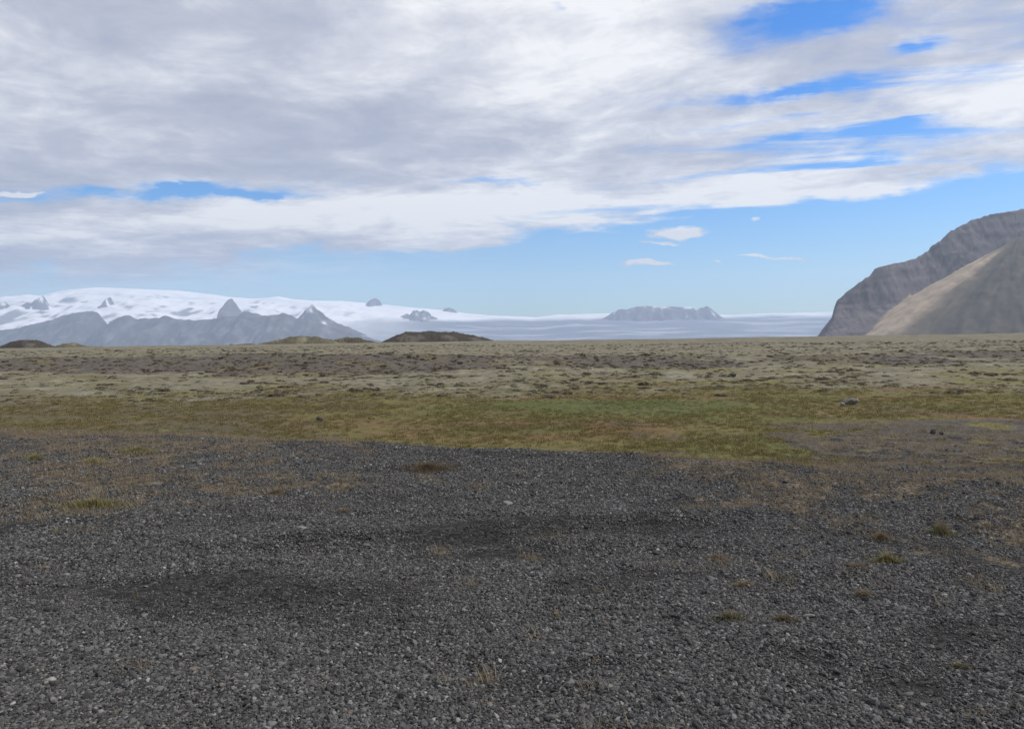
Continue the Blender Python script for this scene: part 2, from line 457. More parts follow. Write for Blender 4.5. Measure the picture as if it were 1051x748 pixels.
# turf of the flat
n = 46000
tx, ty, _ = wedge(n, 8.5, 36, 40, -.7)
tz = ground_z(tx, ty); _, gk, fk = cover(tx, ty, tz)
yeT = np.interp(tx, CRX, CRY)
gp = (1 - gk) * (1 - fk)
keep = RNG.random(n) < gp * sst(-1.2, .8, ty - yeT) * np.clip(.6 + 1.1 * fbm(tx * .4, ty * .5, 4, 90), .08, 1)
tx, ty, tz = tx[keep], ty[keep], tz[keep]; n = len(tx)
f1 = fbm(tx * .35, ty * .5, 4, 60)
gm = sst(1.15, .3, np.hypot((tx - 3.2) / 5.5, (ty - 23.5) / 3.6) + .35 * f1)
pick = np.where(RNG.random(n) < gm * .85, 3, 0) + RNG.integers(0, 3, n)
sc_ = RNG.uniform(.5, 1.15, n) * (1 - .35 * gm)
turf = proto('turf_tuft', m_flat, (1, 2, 3), nb=16, spread=.09, h=.085, w=.005, lean=.7) + proto('turf_tuft', m_green, (4, 5, 6), nb=16, spread=.09, h=.07, w=.006, lean=.7)
scatter('grass', turf, np.stack([tx, ty, tz], 1), np.stack([0 * tx, 0 * tx, RNG.random(n) * 6.28], 1), np.stack([sc_] * 3, 1), pick,
        'short orange and green grass on the flat behind the gravel', 'grass')

# thin dead stalks standing among the stones
n = 70000
tx, ty, _ = wedge(n, 2.6, 20, 40, -.7)
tz = ground_z(tx, ty); _, gk, fk = cover(tx, ty, tz)
f1 = fbm(tx * .35, ty * .5, 4, 60); f2 = fbm(tx * 1.3, ty * 1.6, 3, 61)
soil = soil_mask(tx, ty, f1, f2)
yeT = np.interp(tx, CRX, CRY)
edge = np.exp(-((ty - yeT - .25) / .5) ** 2)
keep = RNG.random(n) < np.clip(gk * soil ** 1.5 * .75 + edge * .35 + .002, 0, 1)
tx, ty, tz = tx[keep], ty[keep], tz[keep]; n = len(tx)
stalk = proto('dry_sprig', m_straw, (11, 12, 13), nb=9, spread=.05, h=.085, w=.0020, lean=.55) + proto('dry_sprig', m_ruddy, (14, 15, 16), nb=12, spread=.06, h=.05, w=.0024, lean=.9)
sc_ = RNG.uniform(.4, 1.2, n)
scatter('dry_grass', stalk, np.stack([tx, ty, tz], 1), np.stack([0 * tx, 0 * tx, RNG.random(n) * 6.28], 1), np.stack([sc_] * 3, 1), RNG.integers(0, 6, n),
        'sparse dead straw and ruddy stalks scattered among the stones', 'dry grass')

# heather and moss cushions over the lava field
def cushion(seed, mat, name):
    rg = random.Random(seed); V, Fc = [], []
    for _ in range(60):
        a = rg.uniform(0, 6.283); el = math.asin(rg.uniform(.05, 1)); q = rg.uniform(.75, 1.05)
        c = Vector((math.cos(a) * math.cos(el) * q, math.sin(a) * math.cos(el) * q, math.sin(el) * q * .55))
        t = Vector((rg.gauss(0, 1), rg.gauss(0, 1), rg.gauss(0, .7))).normalized(); b = t.cross(c.normalized() + Vector((.01, 0, .02))).normalized()
        s = rg.uniform(.16, .34); k = len(V)
        V += [tuple(c - t * s - b * s * .6), tuple(c + t * s - b * s * .5), tuple(c + t * s * .5 + b * s), tuple(c - t * s * .7 + b * s * .7)]; Fc.append((k, k + 1, k + 2, k + 3))
    return mesh_np(name, V, Fc, mat, False, None, False)
n = 110000
tx, ty, _ = wedge(n, 27, 190, 40, -1.25)
tz = ground_z(tx, ty); cc, gk, fk = cover(tx, ty, tz)
lum = cc @ np.array([.3, .6, .1])
dark = sst(.16, .09, lum)
keep = (RNG.random(n) < fk * (.05 + .36 * dark * (1 - .6 * sst(70, 110, ty))))
tx, ty, tz, dark = tx[keep], ty[keep], tz[keep], dark[keep]; n = len(tx)
isd = RNG.random(n) < .08 + .92 * dark ** 1.3
sc_ = np.exp(RNG.normal(math.log(.085), .4, n)).clip(.04, .26) * (1 + .5 * sst(60, 150, np.hypot(tx, ty)))
scatter('heather', [cushion(21, m_heath, 'heather_clump'), cushion(22, m_heath, 'heather_clump'), cushion(23, m_moss, 'moss_clump'), cushion(24, m_moss, 'moss_clump')],
        np.stack([tx, ty, tz - .02], 1), np.stack([0 * tx, 0 * tx, RNG.random(n) * 6.28], 1), np.stack([sc_ * 1.5, sc_ * 1.2, sc_ * RNG.uniform(.5, 1.1, n)], 1),
        np.where(isd, 0, 2) + RNG.integers(0, 2, n), 'dark heather sprigs and pale moss cushions over the lava field', 'heather')

# ================================================================== TUFTS AND STONES ONE CAN POINT AT
def tuft(u, v, wpx, dpx, hpx, mat, nb, label, group='grass tufts among the gravel', stalks=0, lean=.6, w=.0030):
    x, y, z = hit(u, v); mpp = y / F
    W = wpx * .5 * mpp; D = W * .55; h = hpx * mpp
    rg = random.Random(int(u * 7 + v)); V, Fc = [], []
    def fill(cnt, hh, ww, ln, sp_w=1.1):
        V, Fc = [], []
        for _ in range(cnt):
            a = rg.uniform(0, 6.283); q = sp_w * min(.92, abs(rg.gauss(0, .5))) * (1 + .22 * math.sin(2 * a + u) + .12 * math.sin(5 * a + v))
            px, py = W * q * math.cos(a), D * q * math.sin(a)
            bv, bf = blades(rg, 1, 0, hh * max(.3, 1.2 - .5 * q) * rg.uniform(.6, 1.25), ww, ln)
            dz = float(ground_z(x + px, y + py)) - z
            k = len(V); V += [(px + c[0], py + c[1], c[2] + dz) for c in bv]; Fc += [tuple(i + k for i in f) for f in bf]
        return V, Fc
    V, Fc = fill(int(nb * 1.7), h, w, lean)
    if stalks:
        o = bpy.data.objects.new('grass_tuft', None); COL.objects.link(o); o.empty_display_size = .05
        mesh_np('blades', V, Fc, mat, True, o)
    else: o = mesh_np('grass_tuft', V, Fc, mat)
    o.location = (x, y, z)
    tag(o, label, 'grass tuft', group)
    if stalks:
        V, Fc = fill(stalks * 2, h * 1.9, w * .5, .35, .6)
        mesh_np('seed_stalks', V, Fc, m_straw, True, o)['label'] = 'thin pale dry stalks standing above the blades'
    return o

tuft(96, 520, 76, 12, 9, m_yellow, 900, 'broad low yellow-green tuft at the left edge of the gravel', stalks=60)
tuft(96, 475, 34, 6, 7, m_yellow, 320, 'small bright yellow-green tuft high on the left slope, well above the broad tuft')
tuft(36, 472, 32, 6, 6, m_yellow, 460, 'dull yellow-green tuft nearest the left frame edge, beside a brighter one')
tuft(142, 464, 50, 6, 6, m_yellow, 900, 'long thin yellow-green tuft along the top left of the gravel')
tuft(966, 549, 36, 8, 13, m_sage, 260, 'dull green tuft with dry stalks at the far right of the gravel', stalks=40)
tuft(911, 578, 36, 8, 11, m_yellow, 420, 'upright yellow-olive tuft on a straw patch, right of centre gravel', stalks=24)
tuft(880, 583, 50, 8, 6, m_straw, 300, 'flat pale straw mat touching the left side of the yellow-olive tuft')
tuft(904, 554, 30, 6, 9, m_ruddy, 260, 'orange-brown dry tuft just above the yellow-olive tuft', stalks=24)
tuft(748, 636, 52, 10, 9, m_sage, 240, 'grey-green sprawling tuft low in the right half of the gravel', stalks=14)
tuft(806, 638, 34, 8, 9, m_ruddy, 190, 'ruddy dry tuft ending the right side of the grey-green sprawling tuft')
tuft(736, 574, 38, 8, 6, m_straw, 260, 'pale straw mat on bare gravel, directly above the grey-green tuft')
tuft(762, 602, 34, 8, 8, m_straw, 170, 'loose straw tuft between the pale straw mat and the grey-green tuft')
tuft(886, 612, 30, 6, 8, m_straw, 150, 'little tan tuft below the yellow-olive tuft')
tuft(1012, 541, 22, 5, 7, m_straw, 140, 'small tan tuft near the right frame edge beside the dull green tuft')
tuft(984, 686, 40, 8, 7, m_sage, 220, 'thin sparse green tuft in the bottom right gravel')
tuft(440, 482, 76, 6, 7, m_ruddy, 1300, 'long orange-tan strip of dry grass along the gravel crest')
tuft(284, 506, 24, 5, 6, m_straw, 150, 'small straw tuft alone on the left half of the gravel, below the crest')
tuft(354, 526, 26, 5, 6, m_straw, 130, 'small straw tuft lower right of the lone one on the left half')
tuft(612, 680, 12, 5, 7, m_ruddy, 26, 'tiny brown sprig in the bottom centre gravel')
tuft(572, 632, 11, 5, 8, m_straw, 24, 'tiny straw sprig above the brown sprig in the centre gravel')

m_pale, p = new_mat('pale_stone', .85, .2)
nn = noise(coords(), 30, 5, .65); link(ramp(nn, [(.3, (.12, .117, .11)), (.7, (.22, .213, .20))]), p.inputs['Base Color']); bump(nn, .4, .01, p)
m_lava, p = new_mat('lichened_lava', .95, .1)
nn = noise(coords(), 9, 6, .7); link(ramp(nn, [(.35, (.10, .095, .088)), (.5, (.18, .17, .15)), (.68, (.36, .34, .28))]), p.inputs['Base Color']); bump(nn, .6, .05, p)
m_dark, p = new_mat('dark_lava', .95, .1)
nn = noise(coords(), 9, 6, .7); link(ramp(nn, [(.35, (.05, .045, .041)), (.7, (.11, .10, .088))]), p.inputs['Base Color']); bump(nn, .6, .05, p)

def rock(u, v, wpx, hpx, mat, label, seed, group=None, name='stone', sub=3, sink=.25):
    x, y, z = hit(u, v); mpp = y / F
    o = stone_mesh(seed, mat, sub, 13, name); COL.objects.link(o)
    rg = random.Random(seed)
    for vv in o.data.vertices:
        q = vv.co.copy(); vv.co *= 1 + .10 * math.sin(q.x * 7 + seed) * math.sin(q.y * 6 + 2) * math.sin(q.z * 8)
    sx = wpx * .5 * mpp / 1.0; szz = hpx * mpp / .9
    o.scale = (sx, sx * .8, szz); o.rotation_euler = (rg.uniform(-.15, .15), rg.uniform(-.15, .15), rg.uniform(0, .6) - .3)
    o.location = (x, y, z + szz * .35)
    return tag(o, label, 'rock' if name == 'boulder' else 'stone', group)
rock(873, 415, 14, 7, m_lava, 'lichened grey boulder at the far edge of the orange grass flat', 31, name='boulder')
rock(865, 417, 7, 4, m_lava, 'smaller grey boulder leaning on the left of the lichened boulder', 32, name='boulder')
rock(958, 445, 7, 4, m_dark, 'small dark stone on the bare ground at right, left one of a pair', 33, 'pair of dark stones')
rock(966, 446, 5, 3, m_dark, 'small dark stone on the bare ground at right, right one of a pair', 34, 'pair of dark stones')
rock(328, 432, 8, 4, m_dark, 'dark lava stone standing in the orange grass left of centre', 35)
rock(310, 544, 11, 4, m_pale, 'largest flat pale stone lying alone on the left gravel', 36, 'pale stones on the gravel')
rock(240, 553, 7, 4, m_pale, 'leftmost pale stone of a row of three on the left gravel', 37, 'pale stones on the gravel')
rock(250, 556, 6, 4, m_pale, 'middle pale stone of a row of three on the left gravel', 38, 'pale stones on the gravel')
rock(258, 553, 6, 4, m_pale, 'rightmost pale stone of a row of three on the left gravel', 39, 'pale stones on the gravel')
rock(521, 518, 11, 4, m_pale, 'flat pale stone in the middle of the gravel below the crest', 40, 'pale stones on the gravel')
rock(752, 387, 7, 4, m_dark, 'dark lava stone poking from the pale moss field right of centre', 41)

# ================================================================== FAR HILLS, MOUNTAINS, ICE
def relief_mat(name, rough=.95, sc=.02, dist=6., amt=.5, bst=.7):
    m, p = new_mat(name, rough, .1)
    co = coords(); nn = noise(co, sc, 8, .65)
    nf = noise(co, sc * 6, 6, .7); nn = nn * .6 + nf * .4
    n_ = N.nt.nodes.new('ShaderNodeVectorMath'); n_.operation = 'SCALE'; link(attrib('cover_colour'), n_.inputs[0])
    link((nn - .5) * 2 * amt + 1.0, n_.inputs['Scale']); link(n_.outputs[0], p.inputs['Base Color']); bump(nn, bst, dist, p)
    return m
m_hill = relief_mat('dark_mound_turf', sc=.35, dist=.4, amt=.8)
m_rock = relief_mat('mountain_rock', sc=.02, dist=6., amt=.55, bst=.5)
m_far = relief_mat('far_rock', sc=.004, dist=40., amt=.5)
m_ice = relief_mat('snow_and_ice', rough=.7, sc=.0012, dist=40., amt=.10)

def heightfield(name, X, Y, Z, mat, C, label, cat):
    o = mesh_np(name, np.stack([X.ravel(), Y.ravel(), Z.ravel()], 1), grid_faces(*X.shape), mat)
    attr(o, 'cover_colour', 'FLOAT_COLOR', C); return tag(o, label, cat, kind='structure')

# dark mounds on the plain's edge
def mound(pts, Y0, col, label, seed, depth=1.0):
    A = [(ray(u, v)[0] * Y0, EYE + ray(u, v)[1] * Y0) for u, v in pts]
    xs, zs = np.array(A).T; x0, x1 = xs[0], xs[-1]; w = x1 - x0
    nx = 120; X, T = np.meshgrid(np.linspace(x0 - w * .12, x1 + w * .12, nx), np.linspace(-1.15, 1.15, 60))
    zb = -9.0
    P = np.interp(X, xs, zs - zb, left=0, right=0)
    k = np.ones(9) / 9
    P = np.apply_along_axis(lambda r: np.convolve(np.pad(r, 4, 'edge'), k, 'valid'), 1, P)
    D = w * .35 * depth
    Z = zb + P * np.clip(1 - np.abs(T) ** 2.2, 0, 1) ** .8
    Yg = Y0 + T * D
    Z = Z + (1.3 * fbm(X * .10, Yg * .10, 5, seed) + .7 * fbm(X * .5, Yg * .5, 2, seed + 5)) * sst(0, 3, Z - zb)
    n = X.size; f = fbm(X.ravel() * .06, Yg.ravel() * .06, 4, seed + 9)
    C = mixc(np.tile(np.array(col), (n, 1)), np.array(col) * 1.7 + .01, sst(.05, .5, f))
    return heightfield('hill', X, Yg, Z, m_hill, C, label, 'hill')
DK = (.052, .045, .036); MID = (.095, .085, .055); PL = (.20, .185, .12)
mound([(-4, 358), (6, 354), (16, 350.5), (28, 349), (38, 350), (48, 353.5), (60, 358)], 700, DK, 'small dark rounded mound at the left end of the plain', 101)
mound([(52, 358), (66, 353.5), (75, 352), (84, 355), (96, 355.5), (112, 356.5), (122, 358)], 720, MID, 'low pale mound just right of the small dark mound', 102)
mound([(262, 354), (280, 350.5), (296, 347), (310, 345), (325, 346), (338, 349), (352, 353)], 680, MID, 'olive brown mound below the pointed snowy peak', 103)
mound([(336, 352), (346, 348), (356, 346.5), (368, 347), (378, 349.5), (392, 352.5)], 700, (.075, .062, .045), 'short dark mound between the olive mound and the big dark one', 104)
mound([(388, 352), (404, 347), (412, 342), (424, 340.5), (446, 340.5), (470, 341.5), (484, 344), (496, 346.5), (512, 351)], 640, DK, 'biggest dark flat-topped mound at the middle of the plain', 105)
mound([(225, 356), (240, 354), (252, 353), (262, 354), (280, 356)], 700, MID, 'faint low mound left of the olive brown mound', 106)

# the great headland on the right
SIL = [(836, 346), (840, 343.7), (845, 335.7), (853.5, 326), (856, 315.7), (859, 307), (871, 297), (884, 288), (892, 282), (897.6, 276), (905, 273.5), (916, 270), (930, 268), (940, 265), (947, 258.5), (953.7, 251.5), (960, 247), (967, 240.8), (971, 235), (981, 229), (991, 222), (999, 219.5), (1007, 216), (1028, 212), (1051, 208), (1100, 200), (1180, 194), (1320, 192)]
Y0 = 4600.
sp = np.array([(ray(u, v)[0] * Y0, EYE + ray(u, v)[1] * Y0) for u, v in SIL])
xs = np.arange(1650, 4700, 9.); ys = np.arange(2900, 6700, 12.)
X, Yg = np.meshgrid(xs, ys)
wob = 1.0 + 0 * X
shf = np.where(Yg < Y0, .40, .85) * (Yg - Y0)
prof = np.interp(X - shf + 8 * gn(X * .01, Yg * .004, 110), sp[:, 0], sp[:, 1])
front = Y0 - 60 + 45 * gn(X * .0028, 0 * X, 111) - 10 * ridged(X * .006, 0 * X, 3, 112) 
dd = Yg - (front - 420)
cl = np.where(dd < 260, dd * .72, 187 + (dd - 260) * 1.5)
st = 38.
cl = cl + 4 * np.sin(cl / st * 2 * math.pi / 2)                       # lava benches
tops = prof + (Yg - Y0).clip(None, 0) * .08
Hc = np.minimum(tops, cl); Z0q = Hc.copy()
Hc = Hc - 13 * sst(.35, .9, ridged(X * .0045 + .3 * gn(X * .006, Yg * .006, 120) + Z0q * .002, Yg * .002, 3, 113)) * sst(0, 120, tops - Hc + 60) * sst(40, 200, Hc)
# scree apron leaning on the cliff
ax, az0 = ray(1046, 246)[0] * 4150, EYE + ray(1046, 246)[1] * 4150
def fan(cx, cy, h, s, seed, sq=1.0):
    dx, dy = X - cx, Yg - cy
    d = np.hypot(dx, dy * sq); a = np.arctan2(dy, dx)
    rib = gn(np.cos(a) * 4.5, np.sin(a) * 4.5, seed) + .5 * gn(np.cos(a) * 11, np.sin(a) * 11, seed + 1)
    return h - d * s + (15 * rib + 5 * gn(a * 22, d * .004, seed + 2) + 4 * gn(a * 45, d * .008, seed + 3) + 7 * fbm(X * .012, Yg * .009, 4, seed + 4)) * sst(0, 300, d)
H1 = fan(ax + 20, 4180, az0 + 20, .60, 121)
H2 = fan(ax + 620, 3950, az0 + 60, .62, 125)
H3 = fan(ax + 260, 3900, az0 - 140, .62, 131)
def smax(a, b, k):
    h = np.clip(.5 + .5 * (a - b) / k, 0, 1); return b * (1 - h) + a * h + k * h * (1 - h) * .5
Z = smax(smax(smax(H2, H3, 40), H1, 30), Hc, 22)
onc = sst(-10, 15, Hc - np.maximum.reduce([H1, H2, H3]))
Z = Z + (1.2 + 5 * onc) * fbm(X * .02, Yg * .02, 4, 140) + 5 * (ridged(X * .03, Yg * .012, 3, 141) - .5) * (Hc > H1) - onc * (7 * np.abs(gn(X * .022, Yg * .011, 142)) + 4 * np.abs(gn(X * .05, Yg * .03, 143)))
Z = np.maximum(Z, -90)
slope = np.hypot(*np.gradient(Z, 12., 9.))
n = X.size
fx, fy, fz = X.ravel(), Yg.ravel(), Z.ravel()
C = np.tile(np.array([.112, .100, .104]), (n, 1))
band = fbm(fx * .003, fz * .05 - fx * .006, 4, 150)
C = mixc(C, (.062, .056, .062), sst(.02, .3, band))
C = mixc(C, (.150, .135, .132), sst(.25, .5, fbm(fx * .004, fz * .09 - fx * .01, 3, 155)) * .8)
C = mixc(C, (.165, .140, .122), sst(.1, .5, fbm(fx * .006 + fz * .004, fz * .004, 4, 152)) * sst(420, 120, fz) * .7)
app = sst(-14, 6, np.maximum.reduce([H1, H2, H3]).ravel() - Hc.ravel())
grn = np.array([.092, .080, .060])
C = mixc(C, grn, app * .95)
a1 = np.arctan2(fy - 4180, fx - ax - 20)
C = mixc(C, (.060, .055, .043), app * sst(-.1, .4, fbm(a1 * 9 + fz * .002, fz * .006, 5, 151)) * .8)
C = mixc(C, (.125, .110, .078), app * sst(.05, .5, fbm(a1 * 14, fz * .010, 5, 156)) * .6)
ang = np.arctan2(fx - ax - 20, -(fy - 4180)) + .05 * fbm(fx * .006, fy * .006, 3, 153)        # 0 = towards the viewer, negative = left
fall = np.hypot(fx - ax - 20, fy - 4180)
tan = ((H1 >= np.maximum(H2, H3) - 2).ravel() * sst(-14, 6, H1 - Hc).ravel()) * sst(-1.12 , -1.32, ang) * sst(60, 200, fall)
C = mixc(C, (.46, .36, .25), tan * np.clip(.88 + .22 * fbm(a1 * 40, fz * .004, 3, 154), 0, 1))
C = mixc(C, (.22, .18, .125), ((H1 >= np.maximum(H2, H3) - 2).ravel() * sst(-14, 6, H1 - Hc).ravel()) * sst(-.85, -1.15, ang) * (1 - tan) * .4)
heightfield('mountain', X, Yg, Z, m_rock, C, 'steep dark headland with a tan scree fan, rising at the right edge', 'mountain')

def smooth1(a, k):
    return np.convolve(np.pad(a, k, 'edge'), np.ones(2 * k + 1) / (2 * k + 1), 'valid')

# ice cap
CAP = [(-400, 316), (-200, 312), (-80, 312), (0, 308.5), (28, 302), (43, 303.7), (71, 297), (100, 295), (131, 296), (183, 298), (217, 302), (237, 305), (257, 306.5), (270, 306), (285.5, 304), (301, 307), (318, 308.5), (350, 308.5), (378, 311), (410, 314), (436, 316.5), (461, 318.5), (476, 321), (507, 324), (550, 325.5), (571, 323), (623, 322), (700, 322), (751, 323), (800, 321.4), (853, 320), (1000, 318), (1300, 316)]
YI = 26000.
cp = np.array([(ray(u, v)[0] * YI, EYE + ray(u, v)[1] * YI) for u, v in CAP])
xs = np.arange(-26000, 20000, 70.); ys = np.arange(16500, 30500, 110.)
X, Yg = np.meshgrid(xs, ys)
prof = np.interp(xs, cp[:, 0], cp[:, 1])[None] + 0 * X
foot = 17000 + 700 * gn(X * .0003, 0 * X, 160)
t = np.clip((Yg - foot) / (YI - foot), 0, 1)
east = sst(-6500, -1500, X)                                           # towards the low outlet glacier
Sx = (1 - east) * (1 - (1 - t) ** 1.7) * 1.0 + east * (1 - (1 - t) ** 1.55)
Sx = Sx * (.55 + .45 * t) / 1.0
Z = -100 + (prof + 100) * Sx
rel = fbm(X * .0005, Yg * .00035, 5, 161); rg_ = ridged(X * .0006, Yg * .0004, 4, 162)
m1 = fbm(X * .0011, Yg * .0009, 4, 168)
Z = Z + (1 - east * .8) * (110 * (rg_ - .55) + 80 * rel + 70 * m1 + 60 * (ridged(X * .0018, Yg * .0012, 4, 170) - .5)) * sst(0, .25, t) * sst(1.0, .78, t) + 20 * rel * t
Z = np.where(Yg > YI, prof - (Yg - YI) * .06, Z)
Z = Z + east * 10 * fbm(X * .002, Yg * .0012, 3, 163)
fx, fy, fz = X.ravel(), Yg.ravel(), Z.ravel(); n = X.size
C = np.tile(np.array([.86, .87, .89]), (n, 1))
el = fz / fy
e_ = east.ravel()
dirty = sst(.030, .024, el + .002 * fbm(fx * .0008, fy * .0003, 4, 164)) * e_
C = mixc(C, (.56, .59, .64), sst(.05, .5, fbm(fx * .0005, fy * .0014, 5, 169)) * .55)
C = mixc(C, (.13, .155, .20), dirty)
strk = sst(.05, .4, fbm(fx * .0003, fy * .0016, 4, 165)) * e_
C = mixc(C, (.42, .45, .50), strk * dirty * .7)
gry, grx = np.gradient(Z, 110., 70.)
stp = np.hypot(gry, grx).ravel()
rockm = sst(.42, .62, stp + .12 * fbm(fx * .002, fy * .002, 3, 166)) * (1 - e_)
C = mixc(C, (.10, .10, .11), rockm * .9)
tt = fx / fy
lf = sst(-.605, -.64, tt) * sst(.1, .35, fbm(fx * .0011, fy * .0008, 4, 167))
C = mixc(C, (.11, .11, .12), lf * .85)
heightfield('glacier', X, Yg, Z, m_ice, C, 'broad white ice cap falling to a grey outlet glacier across the skyline', 'glacier')

def range_(pts, Y0, col, label, seed, steep=.62, rough=.16, cat='mountain', snow=0., zb=-110., res=40., jag=.07):
    sp = np.array([(ray(u, v)[0] * Y0, EYE + ray(u, v)[1] * Y0) for u, v in pts])
    H = sp[:, 1].max() - zb
    x0, x1 = sp[0, 0] - H * .6, sp[-1, 0] + H * .6
    dep = H / steep * 1.15
    nx = int(min(420, max(70, (x1 - x0) / res))); ny = int(min(110, max(50, 2 * dep / res)))
    X, Yg = np.meshgrid(np.linspace(x0, x1, nx), np.linspace(Y0 - dep, Y0 + dep, ny))
    wl = 1 / (H * .9)
    warp = gn(X * wl * .6, Yg * wl * .6, seed) * H * .10
    xq = X + warp * np.abs(Yg - Y0) / dep * 1.5
    P = np.interp(xq, sp[:, 0], sp[:, 1], left=zb, right=zb)
    P = P + (P > zb + 1) * H * jag * (ridged(xq * wl * 4, .15 * Yg * wl + seed, 4, seed + 11, .6) - .6)
    d = np.abs(Yg - Y0 - H * .15 * gn(X * wl * .4, 0 * X, seed + 2))
    spur = ridged(X * wl * 1.3 + .8 * fbm(X * wl * .8, Yg * wl * .8, 2, seed + 20), Yg * wl * .6, 5, seed + 3) - .5
    Z = P - d * steep * (1 - .15 * spur) + rough * H * 1.1 * spur * sst(0, H * .5, d) + rough * .25 * H * fbm(X * wl * 5, Yg * wl * 5, 3, seed + 6) * sst(-H * .1, H * .2, d)
    Z = np.maximum(Z, zb)
    n = X.size; f = fbm(X.ravel() * wl * 2.5, Yg.ravel() * wl * 2.5, 4, seed + 8)
    C = mixc(np.tile(np.array(col), (n, 1)), np.array(col) * 1.9, sst(-.1, .5, f))
    C = mixc(C, np.array(col) * .55, sst(.05, .45, fbm(X.ravel() * wl * 7, Yg.ravel() * wl * 2.2, 4, seed + 14)) * .8)
    if snow:
        s = sst(.15, .45, f + snow - .6 + .6 * sst(zb, sp[:, 1].max(), Z.ravel()) - .4)
        C = mixc(C, (.8, .81, .84), s)
    return heightfield('mountain', X, Yg, Z, m_far, C, label, cat)
RK = (.085, .082, .088)
range_([(-330, 352), (-200, 342), (-90, 340), (0, 338.5), (20, 336), (43, 331), (54, 328), (65.7, 324), (80, 321), (97, 318.5), (103, 321), (108, 327), (114, 334), (122, 345)], 17500., RK, 'long dark foothill under the ice cap at the far left', 201, rough=.12, jag=.03)
range_([(84, 352), (98, 341), (105.6, 335.7), (114, 331), (123, 325.7), (128, 324.5), (134, 323.7), (137, 324), (140, 327), (150, 326.5), (160, 325.7), (166, 325), (171, 323.7), (175, 325), (180, 327), (200, 328.5), (212, 327.5), (222, 326.5), (232, 324), (245, 324), (251, 318.8), (256, 320), (263, 321.5), (274, 324), (284, 322), (292, 320.5), (297, 322.5), (305, 326), (316, 328), (330, 332), (350, 338), (375, 345), (396, 351)], 16800., RK, 'long jagged blue-grey ridge in front of the white ice cap', 211, rough=.12, jag=.04)
range_([(214, 334), (221, 326), (228, 314), (232, 310), (236, 306.8), (240, 309.5), (244, 315.7), (249, 324), (256, 334)], 19000., (.14, .135, .14), 'dark triangular crag standing in snow above the jagged ridge', 221, steep=.75, rough=.24, jag=.13, snow=.34)
range_([(294, 336), (304, 326), (312, 317), (318.5, 311), (323, 315), (333, 324), (345, 331), (364, 338), (380, 346)], 18600., (.085, .08, .082), 'pointed peak with snow on its left flank, right of the jagged ridge', 231, steep=.8, rough=.14, snow=.42)
range_([(372, 318), (377, 310.5), (381, 307.5), (385.6, 305.2), (389, 307.5), (392, 312), (397, 319)], 25200., (.10, .10, .105), 'little dark rock tooth on the skyline of the ice cap', 241, steep=.9, rough=.08, zb=900., res=25.)
range_([(404, 330), (411, 325), (417, 322), (421, 322.5), (424, 319), (428, 318), (431, 319.5), (435, 318.2), (440, 320), (443, 324), (448, 326), (455, 331)], 22500., (.15, .15, .155), 'dark rock island set in the ice below the skyline tooth', 251, steep=.6, rough=.3, zb=450., res=25., snow=.36, jag=.12)
range_([(452, 322), (456, 316.6), (461, 315.6), (466, 317), (470, 321), (476, 325)], 25400., (.11, .11, .115), 'low rock knob on the skyline right of the rock tooth', 261, steep=.8, rough=.08, zb=700., res=25.)
range_([(612, 330), (622, 324.5), (626, 322), (632, 318.5), (637, 316.8), (644, 317), (650, 315), (657, 313.7), (670, 314.2), (686, 314), (700, 314.8), (711, 315), (715, 317.3), (719, 315.8), (725.5, 313.6), (730, 317), (737, 322.5), (748, 330)], 23500., (.085, .085, .092), 'flat-topped blue mountain standing alone in the outlet glacier', 271, steep=.7, rough=.2, jag=.03, snow=.30, zb=300., res=40.)
range_([(-12, 320), (-4, 313), (4, 309), (9, 312), (14, 318)], 21500., (.09, .088, .09), 'dark snow-streaked crag at the far left end of the ice cap', 281, steep=.7, rough=.3, jag=.12, snow=.5, zb=500., res=30.)
range_([(10, 322), (18, 314), (23, 315), (28, 310), (34, 310.5), (39, 304.5), (44, 303.6), (46, 308), (50, 313), (56, 320)], 22000., (.09, .088, .09), 'dark snow-streaked crag next to the left end of the ice cap', 291, steep=.7, rough=.3, jag=.12, snow=.5, zb=500., res=30.)
range_([(102, 318), (107, 313), (110, 309), (112, 305.5), (114, 304), (116, 309), (118, 312), (122, 319)], 22500., (.12, .12, .125), 'slim rock rib in the snow above the left foothill', 301, steep=.7, rough=.3, jag=.12, snow=.5, zb=600., res=25.)

# ================================================================== AIR
bm = bmesh.new(); bmesh.ops.create_cube(bm, size=1)
for v in bm.verts:
    v.co = Vector((v.co.x * 54000 - 3000, 14900 + v.co.y * 32000, (-150 if v.co.z < 0 else 2350)))
me = bpy.data.meshes.new('haze'); bm.to_mesh(me); bm.free()
haze = bpy.data.objects.new('haze', me); COL.objects.link(haze)
mh = bpy.data.materials.new('haze_air'); mh.use_nodes = True; nt = mh.node_tree
nt.nodes.remove(nt.nodes['Principled BSDF'])
pv = nt.nodes.new('ShaderNodeVolumePrincipled'); pv.inputs['Color'].default_value = (.62, .755, 1, 1)
pv.inputs['Density'].default_value = 4.3e-5; pv.inputs['Anisotropy'].default_value = .2
nt.links.new(pv.outputs[0], nt.nodes['Material Output'].inputs['Volume'])
me.materials.append(mh); tag(haze, 'thin blue haze filling the air over the plain', 'haze', kind='stuff')

